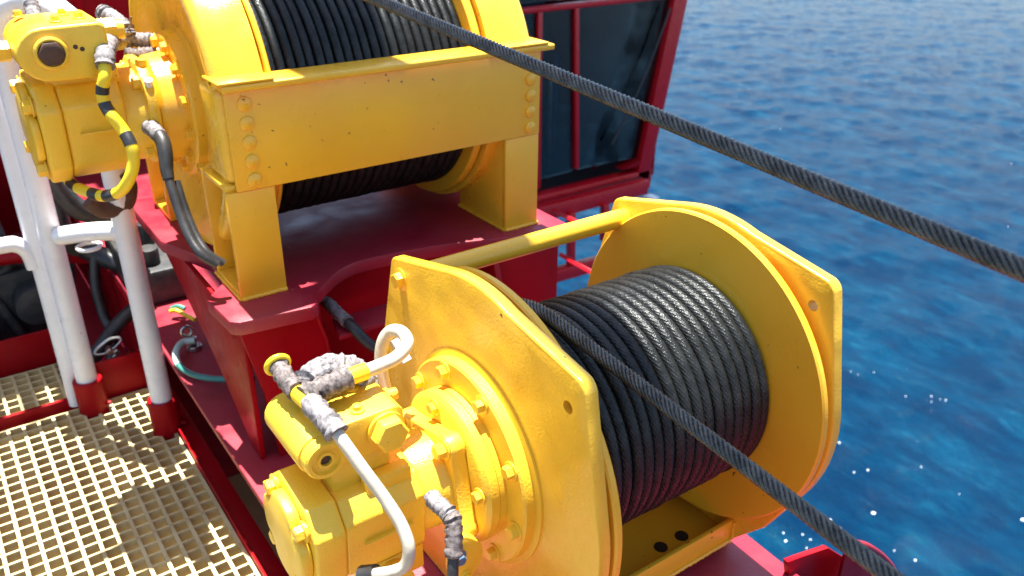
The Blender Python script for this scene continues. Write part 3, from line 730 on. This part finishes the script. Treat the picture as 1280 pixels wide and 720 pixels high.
t = thing('hydraulic_hose', 'grey taped stub standing up from the far valve block top', 'hose', (-.85, 1.05, .56))
P_ = smooth_path([dep(47, 36, 1.79), dep(45, 27, 1.80), dep(42, 16, 1.81), dep(40, 7, 1.82)], 6); tape(P_, .0145, t, TAPE, 31, .1, 'hose_body')
t = thing('hydraulic_hose', 'thick black hose with a taped elbow dropping beside the far gear flange', 'hose', (-.63, .9, .2))
pts = [dep(183, 157, 1.80), dep(193, 163, 1.775), dep(203, 176, 1.76), dep(207, 195, 1.755), dep(209, 215, 1.755), dep(216, 240, 1.755), dep(226, 270, 1.755), dep(238, 298, 1.75), dep(252, 318, 1.745), dep(272, 331, 1.76)]
P_ = smooth_path(pts, 8); b = MB(); b.tube(P_, .0095, 14); b.build('hose_body', BLACK, t)
b = MB(); b.tube([p+Vector((.016, .012, -.006)) for p in P_[36:]], .0085, 12); b.build('hose_body', BLACK, t)
tape(P_[0:14], .0150, t, TAPE, 33, .14); b = MB(); b.tube(P_[13:36], .0150, 16, rr=[.0155-.004*(i/22)**3 for i in range(23)]); b.build('sleeve', BLACK, t)

# ------------------------------------------------------------------ fittings on the deck at the left
t = thing('hose', 'green hose with a pale end at a shiny eye bolt beside the red pedestal', 'hose', (-.6, .95, -.35))
pts = [at(243, 425, 'z', -.33), at(228, 428, 'z', -.33), at(220, 440, 'z', -.335), at(223, 455, 'z', -.34), at(238, 467, 'z', -.34), at(262, 473, 'z', -.34), at(290, 474, 'z', -.335), at(318, 473, 'z', -.33)]
P_ = smooth_path(pts, 8); b = MB(); b.tube(P_, .0078, 14); b.build('hose_body', GREEN, t)
b = MB(); b.tube(P_[0:26], .0092, 14); b.build('sleeve', PALEG, t)
q = at(241, 424, 'z', -.33)
t = thing('eye_bolt', 'shiny steel eye bolt beside the pale end of the green hose', 'bolt', q)
b = MB(); b.disc('z', (q.x, q.y, 0), -.3595, -.347, .021, 20, .002); b.disc('z', (q.x, q.y, 0), -.3465, -.322, .011, 6, .002); b.build('nut', STEEL, t)
b = MB(); b.tube([q+Vector((.014*math.cos(2*PI*i/18)-.01, .01, .024+.014*math.sin(2*PI*i/18))) for i in range(18)], .004, 8, closed=True); b.build('eye', STEEL, t)
t = thing('cable', 'short yellow cable with a green tip lying behind the green hose', 'cable', at(225, 390, 'z', -.34))
P_ = smooth_path([at(213, 389, 'z', -.335), at(220, 388, 'z', -.33), at(230, 393, 'z', -.34), at(244, 400, 'z', -.345)], 6)
b = MB(); b.tube(P_, .0062, 10); b.build('cable_body', LEMON, t)
b = MB(); b.tube(smooth_path([at(214, 386, 'z', -.33), at(222, 383, 'z', -.325), at(231, 386, 'z', -.33)], 5), .0075, 10); b.build('tip', GREEN, t)
q = at(136, 436, 'y', 1.56)
t = thing('shackle', 'oval steel ring with two bright nuts hung behind the red kick plate', 'shackle', q)
b = MB(); pts = []
for i in range(28):
    a = 2*PI*i/28; pts.append(q+Vector((.035*math.cos(a)*(1+.12*math.cos(2*a)), 0.01*math.sin(a), .013*math.sin(a)+.012*math.cos(a)+.01)))
b.tube(pts, .0042, 8, closed=True); b.build('ring', STEEL, t)
for dx, dz in ((.0, -.004), (.018, -.012), (.012, -.026)):
    b = MB(); b.disc('y', (q.x+dx, q.y, q.z+dz), -.018, .012, .011, 14, .004); b.build('nut', STEEL, t)
t = thing('pipe', 'pipe end with a taped band poking out between pedestal and near winch', 'pipe', at(430, 400, 'z', -.33))
P_ = smooth_path([at(404, 374, 'z', -.075), at(420, 389, 'z', -.075), at(440, 408, 'z', -.085), at(462, 430, 'z', -.12), at(500, 452, 'z', -.16)], 8)
b = MB(); b.tube(P_, .0125, 16); b.build('hose_body', BLACK, t); tape(P_[2:15], .0135, t, TAPE, 41, .12)
# black hoses in the dark bay behind the handrail
def bay_hose(label, pts, r, mat=BLACK):
    P_ = smooth_path(pts, 8); b = MB(); b.tube(P_, r, 12); return tag(b.build('hydraulic_hose', mat), label, 'hose', 'black hoses in the bay behind the handrail')
bay_hose('thick black hose sagging across the bay behind the white cross rail', [at(85, 300, 'y', 1.95), at(130, 322, 'y', 1.9), at(180, 338, 'y', 1.8), at(222, 350, 'y', 1.7)], .032)
bay_hose('black hose rising behind the right-hand white post towards the shackle', [at(100, 470, 'y', 1.62), at(122, 440, 'y', 1.62), at(150, 402, 'y', 1.64), at(185, 375, 'y', 1.66), at(222, 362, 'y', 1.68)], .022)
bay_hose('slim black hose dropping vertically between the white posts', [at(118, 320, 'y', 1.9), at(120, 360, 'y', 1.88), at(130, 395, 'y', 1.85), at(140, 420, 'y', 1.8), at(138, 470, 'y', 1.75)], .016)
bay_hose('black hose bundle under the far motor, left of the banded hose', [at(58, 215, 'y', 1.6), at(75, 240, 'y', 1.6), at(100, 262, 'y', 1.6), at(135, 266, 'y', 1.6), at(165, 250, 'y', 1.6)], .030)
bay_hose('black hose hanging beside the first post under the far motor', [at(62, 225, 'y', 1.7), at(70, 255, 'y', 1.7), at(78, 285, 'y', 1.7), at(95, 310, 'y', 1.75)], .028)
bay_hose('black hose looping beneath the drain of the far motor', [at(150, 215, 'y', 1.25), at(160, 232, 'y', 1.25), at(155, 255, 'y', 1.25), at(130, 262, 'y', 1.25), at(112, 250, 'y', 1.25)], .022, BROWN)
bay_hose('kinked black hose lowest in the dark bay at the left edge', [at(-10, 350, 'y', 2.2), at(20, 378, 'y', 2.2), at(35, 405, 'y', 2.15), at(15, 425, 'y', 2.1), at(-12, 432, 'y', 2.1)], .020, DARK)
bay_hose('black hose crossing the dark bay left of the thin white rail', [at(-10, 415, 'y', 2.2), at(20, 395, 'y', 2.2), at(45, 380, 'y', 2.2), at(60, 400, 'y', 2.2), at(62, 440, 'y', 2.2)], .016, DARK)
bay_hose('short black hose near the thin white rail at the left', [at(30, 425, 'y', 2.1), at(42, 405, 'y', 2.1), at(52, 430, 'y', 2.1)], .018, DARK)
bay_hose('black pipe lying on the deck right of the second white post', [at(172, 310, 'y', 1.9), at(190, 330, 'y', 1.85), at(205, 352, 'y', 1.8), at(225, 372, 'y', 1.75)], .030)
q = at(190, 366, 'y', 1.62)
t = thing('pipe_coupling', 'pale steel pipe coupling lying right of the second white post', 'coupling', q)
b = MB(); b.cyl(q+Vector((-.02, 0, 0)), q+Vector((.022, .01, .004)), .016, n=16); b.build('sleeve', STEEL, t)
b = MB(); b.cyl(q+Vector((.0225, .01, .004)), q+Vector((.04, .014, .006)), .021, n=6); b.build('nut', DARK, t)
q = at(30, 372, 'y', 2.25)
t = thing('valve', 'pink-red valve handle among the black hoses at the left', 'valve', q)
b = MB(); b.bar(q+Vector((-.03, 0, -.01)), q+Vector((.03, 0, .012)), .02, .014); b.build('handle', RED, t, bevel=.003)
b = MB(); b.cyl(q+Vector((.03, 0, .03)), q+Vector((.036, 0, -.03)), .012, n=12); b.build('stem', RED, t)
t = thing('machinery_block', 'dark greasy machine block at the bottom of the bay behind the kick plate', 'machine', (-1.1, 2.5, -.64))
b = MB(); b.box(-1.5, -.92, 2.3, 2.7, -.643, -.30); b.build('casing', DARK, t, bevel=.02)
t = thing('shade_walkway', 'unseen red walkway added above the bay to shade the hoses and bulkhead', 'walkway', (-2, 2.6, 1.7))  # out of view, added to keep the bay in shade
b = MB(); b.box(-3.6, -.60, 2.07, 3.19, 1.70, 1.74); b.build('floor_plate', RED, t); b = MB(); b.box(-3.6, -.60, 2.04, 2.069, 1.62, 1.78); b.build('edge_beam', RED, t)
b = MB(); b.box(-.79, -.60, 1.88, 2.039, 1.70, 1.72); b.build('shade_plate', RED, t)  # added to carry the shade over the deck strip
for i_ in range(9):
    x_ = -.80-.098*i_; b = MB(); b.box(x_-.052, x_, 1.85, 2.039, 1.70, 1.72); b.build('shade_slat', RED, t)  # spaced to throw shade stripes on the far grating
t = thing('machinery_block', 'dark pump casing under pipes behind the tall white handrail', 'machine', (-.95, 2.0, -.64))
b = MB(); b.box(-1.25, -.80, 2.05, 2.3, -.643, -.36); b.build('casing', DARK, t, bevel=.015)
b = MB(); b.cyl((-.9, 2.049, -.46), (-.9, 1.96, -.46), .065, n=28); b.build('flange', DARK, t, bevel=.004)
b = MB(); b.cyl((-1.1, 2.049, -.5), (-1.1, 1.93, -.5), .05, n=28); b.build('flange', DARK, t, bevel=.004)
b = MB(); b.tube(smooth_path([(-1.25, 2.1, -.33), (-1.0, 2.05, -.30), (-.85, 2.0, -.30), (-.72, 2.0, -.34)], 6), .026, 14); b.build('pipe', RED, t)
rh = random.Random(17)
names = ['thin black hose arching over the dark machine block', 'black hose dropping in front of the dark machine block', 'black hose curling near the kick plate at the left', 'black hose slung left of the thin white post', 'thin hose looped below the bent white side rail', 'black hose trailing behind the thin white post']
for i_, nm in enumerate(names):
    x_ = -1.42+.085*i_; y_ = 2.02+.04*(i_ % 3)
    bay_hose(nm, [(x_, y_, -.62), (x_+rh.uniform(-.05, .05), y_-.03, -.45), (x_+rh.uniform(0, .12), y_, -.30+rh.uniform(-.05, .04)), (x_+.12+rh.uniform(0, .1), y_+.02, -.38), (x_+.16+rh.uniform(0, .08), y_, -.62)], rh.uniform(.012, .022), DARK if i_ % 2 else BLACK)
# red bulkhead, ledge, cabinet
b = MB(); b.box(-3.5, .24, 3.21, 3.24, -1.30, -.645); tag(b.build('bulkhead', RED), 'red bulkhead strip under the rear deck edge, deep in the dark bay', 'bulkhead')
b = MB(); b.box(-.677, -.671, 1.53, 3.2, -.66, -.379); tag(b.build('deck_girder', RED), 'red girder along the deck edge behind the right-hand white post', 'girder')
t = thing('valve_manifold', 'dark valve manifold with stub pipes on the deck right of the second white post', 'manifold', (-.58, 1.75, -.36))
b = MB(); b.box(-.665, -.50, 1.55, 1.98, -.3595, -.25); b.build('body', DARK, t, bevel=.012)
b = MB(); b.cyl((-.60, 1.62, -.2495), (-.60, 1.62, -.20), .03, n=20); b.build('stub_pipe', DARK, t, bevel=.002)
b = MB(); b.cyl((-.57, 1.78, -.2495), (-.57, 1.78, -.18), .024, n=20); b.build('stub_pipe', BLACK, t, bevel=.002)
b = MB(); b.cyl((-.62, 1.90, -.2495), (-.62, 1.90, -.21), .03, n=6); b.build('nut', DARK, t, bevel=.002)
t = thing('bulkhead', 'dark red ribbed bulkhead filling the background at upper left', 'bulkhead', (-1, 3.2, -.64))
b = MB(); b.box(-3.5, .02, 3.2, 3.25, -.643, 2.2); b.build('wall_panel', RED, t)
for x in (-2.3, -1.6, -1.15, -.45): 
    b = MB(); b.box(x, x+.06, 3.12, 3.199, -.643, 2.2); b.build('stiffener', RED, t, bevel=.003)
t = thing('deck_box', 'low red locker in the bay behind the far motor with a sunlit pink lid', 'locker', (-.9, 2.6, -.64))
b = MB(); b.box(-1.7, -.98, 2.72, 3.1, -.643, -.12); b.build('body', RED, t, bevel=.004)
b = MB(); b.box(-1.72, -.96, 2.70, 3.1, -.1195, -.10); b.build('lid', RED, t, bevel=.003)

# ------------------------------------------------------------------ control cabin at the far right
CY = 3.5
REDC = paint('cabin_red_paint', (.56, .003, .012), (.50, .002, .009), rough=.35, coat=0, chip=.8)
cab = thing('control_cabin', 'red-framed crane control cabin with dark tinted windows above the sea', 'cabin', (2.6, 4.0, -1.4))
def cp(px, py, y=CY): return at(px, py, 'y', y)
def fbar(pp, qq, w, d, name='frame_post', m=REDC):
    b = MB(); b.bar(pp, qq, w, d, up=(0, 1, 0)); return b.build(name, m, cab, bevel=.006)
bl, br = cp(560, 272), cp(803, 207); tr = cp(856, -40); tl = cp(560, -10)
fbar(cp(560, 283), cp(808, 221), .15, .10, 'sill'); fbar(cp(798, 222), cp(858, -60), .125, .10, 'corner_post')
fbar(cp(560, 23), cp(846, -7), .035, .06, 'upper_rail'); fbar(cp(719, 9), cp(719, 210), .035, .05, 'mullion'); fbar(cp(673, 14), cp(671, 235), .035, .05, 'mullion'); fbar(cp(615, 18), cp(610, 250), .05, .05, 'mullion')
def pane(c4, name='window_pane', y0=.0, th=.012):
    b = MB(); v = [p+Vector((0, y0, 0)) for p in c4]+[p+Vector((0, y0+th, 0)) for p in c4]
    b.poly(v, [(0, 1, 2, 3), (7, 6, 5, 4)]+[(i, (i+1) % 4, 4+(i+1) % 4, 4+i) for i in range(4)]); return b.build(name, GLASS, cab)
pane([cp(722, 212), cp(803, 195), cp(848, -3), cp(722, 10)]); pane([cp(676, 224), cp(716, 214), cp(716, 11), cp(676, 15)]); pane([cp(616, 240), cp(669, 227), cp(670, 16), cp(618, 20)])
pane([cp(560, 14), cp(850, -16), cp(860, -60), cp(560, -50)])
# rounded corner fillet of the main window
c = cp(803, 205); b = MB()
f4 = [(-.20, .0), (0, 0), (.03, .19)]+[(-.005-.185*(1-math.cos(a))*1.0+.03*math.cos(a), .045+.15*math.cos(a)**2) for a in [PI/2*i/6 for i in range(1, 6)]]
b.prism([(c.x+p[0], c.z+p[1]) for p in [(-.24, .01), (.0, .01), (.035, .20), (.005, .13), (-.03, .085), (-.08, .055), (-.15, .035)]], 'y', CY-.045, CY+.045); b.build('corner_fillet', RED, cab)
x0, x1 = br.x-.02, br.x
LB = plain('cabin_lining', (.10, .11, .115), .7, bump=.1)
x0 = bl.x; z0 = -1.30
b = MB(); b.box(x0, 3.42, CY+.05, CY+1.5, z0-.05, z0); b.build('floor', LB, cab)
b = MB(); b.box(x0-.04, x0, CY+.05, CY+1.5, z0, 1.0); b.build('side_wall', RED, cab)
b = MB(); b.box(x0, 3.9, CY-.1, CY+1.55, 1.0, 1.06); b.build('roof', RED, cab)
# back wall with a window opening that shows the water
b = MB(); b.box(x0, 3.55, CY+1.46, CY+1.5, z0, .999); b.build('back_wall', LB, cab)
b = MB(); b.prism([(CY+.06, z0), (CY+1.45, z0), (CY+1.45, .12), (CY+.06, .12)], 'x', 3.42, 3.45); b.build('side_wall', RED, cab)
st = plain('seat_fabric', (.03, .045, .07), .8, bump=.2)
b = MB(); b.box(2.86, 3.22, CY+.75, CY+1.2, -1.0, -.88); b.box(2.86, 3.22, CY+1.10, CY+1.2, -.88, -.25); b.build('seat', st, cab, bevel=.04, seg=3)
b = MB(); b.bar((2.72, CY+.45, z0), (2.70, CY+.42, -.55), .03, .03); b.build('lever', STEEL, cab, bevel=.004)
b = MB(); b.bar(at(770, 200, 'y', CY+.25), at(772, 178, 'y', CY+.25), .05, .05); b.build('handle', LEMON, cab, bevel=.008)
b = MB(); b.bar(at(742, 210, 'y', CY+.3), at(738, 170, 'y', CY+.3), .03, .03); b.build('lever', RED, cab)
b = MB(); b.box(2.30, 2.62, CY+.9, CY+.98, -.62, -.28); b.build('console_screen', plain('screen_glass', (.05, .12, .14), .15), cab, bevel=.01)
b = MB(); b.box(2.25, 2.70, CY+.8, CY+1.1, z0, -.66); b.build('console', LB, cab, bevel=.02)
b = MB(); b.box(3.0, 3.3, CY+1.3, CY+1.44, -.75, .15); b.build('locker', st, cab, bevel=.01)
b = MB(); b.cyl((2.95, CY+.7, -1.25), (2.98, CY+.72, -.45), .03, n=12); b.build('column', plain('blue_pipe', (.05, .08, .25), .4), cab)
b = MB(); b.tube(smooth_path([cp(765, 180, CY-.06), cp(790, 130, CY-.06), cp(812, 80, CY-.06), cp(838, 10, CY-.06)], 6), .008, 8); b.build('wiper_arm', DARK, cab)
# ledge / guard rails below the cabin
t = thing('guard_rail', 'red guard rail and ledge below the control cabin, open to the sea', 'railing', (2.6, 3.3, -1.8))
def rb(p, q, w, h, nm='rail'): b = MB(); b.bar(p, q, w, h, up=(0, 1, 0)); b.build(nm, REDC, t, bevel=.004)
rb(at(640, 275, 'y', 3.35), at(806, 232, 'y', 3.35), .105, .08); rb(at(640, 358, 'y', 3.3), at(760, 325, 'y', 3.3), .09, .08); rb(at(640, 318, 'y', 3.3), at(760, 286, 'y', 3.3), .025, .03)
for px, a0, a1 in ((714, 265, 345), (756, 255, 300), (672, 280, 350)): rb(at(px, a0, 'y', 3.3), at(px-1, a1, 'y', 3.3), .05, .05, 'post')
rb(at(690, 262, 'y', 3.2), at(735, 285, 'y', 2.9), .03, .02, 'brace'); rb(at(700, 318, 'y', 3.1), at(742, 342, 'y', 2.8), .03, .02, 'brace')
b = MB(); b.bar(at(650, 262, 'y', 3.45), at(800, 222, 'y', 3.45), .02, .05, up=(0, 1, 0)); b.build('pipe', DARK, t)
q = at(819, 248, 'y', 3.4)
b = MB(); b.box(q.x-.05, q.x+.05, q.y, q.y+.1, q.z-.16, q.z+.0); tag(b.build('junction_box', WHITE, None, bevel=.008), 'small white box behind the top corner of the near winch plate', 'box')

# ------------------------------------------------------------------ boom added above the deck, unseen, to throw the shade band over both drums
t = thing('shade_boom', 'unseen yellow boom added above both winches to cast their shade band', 'boom', (-.2, .8, 2.6))
b = MB(); hz = 2.6
def bx(y, dx): 
    # shade edge wanted at x(y) on the drums: follow the sun up to hz
    z = .30; k_ = (hz-z); return (dx+SUN.x/SUN.z*k_, y+SUN.y/SUN.z*k_)
q = [bx(-.9, -.475), bx(1.9, -.394), bx(1.9, -.157), bx(-.9, -.240)]
b.prism(q, 'z', hz, hz+.22); b.build('box_section', YEL, t, bevel=.01)
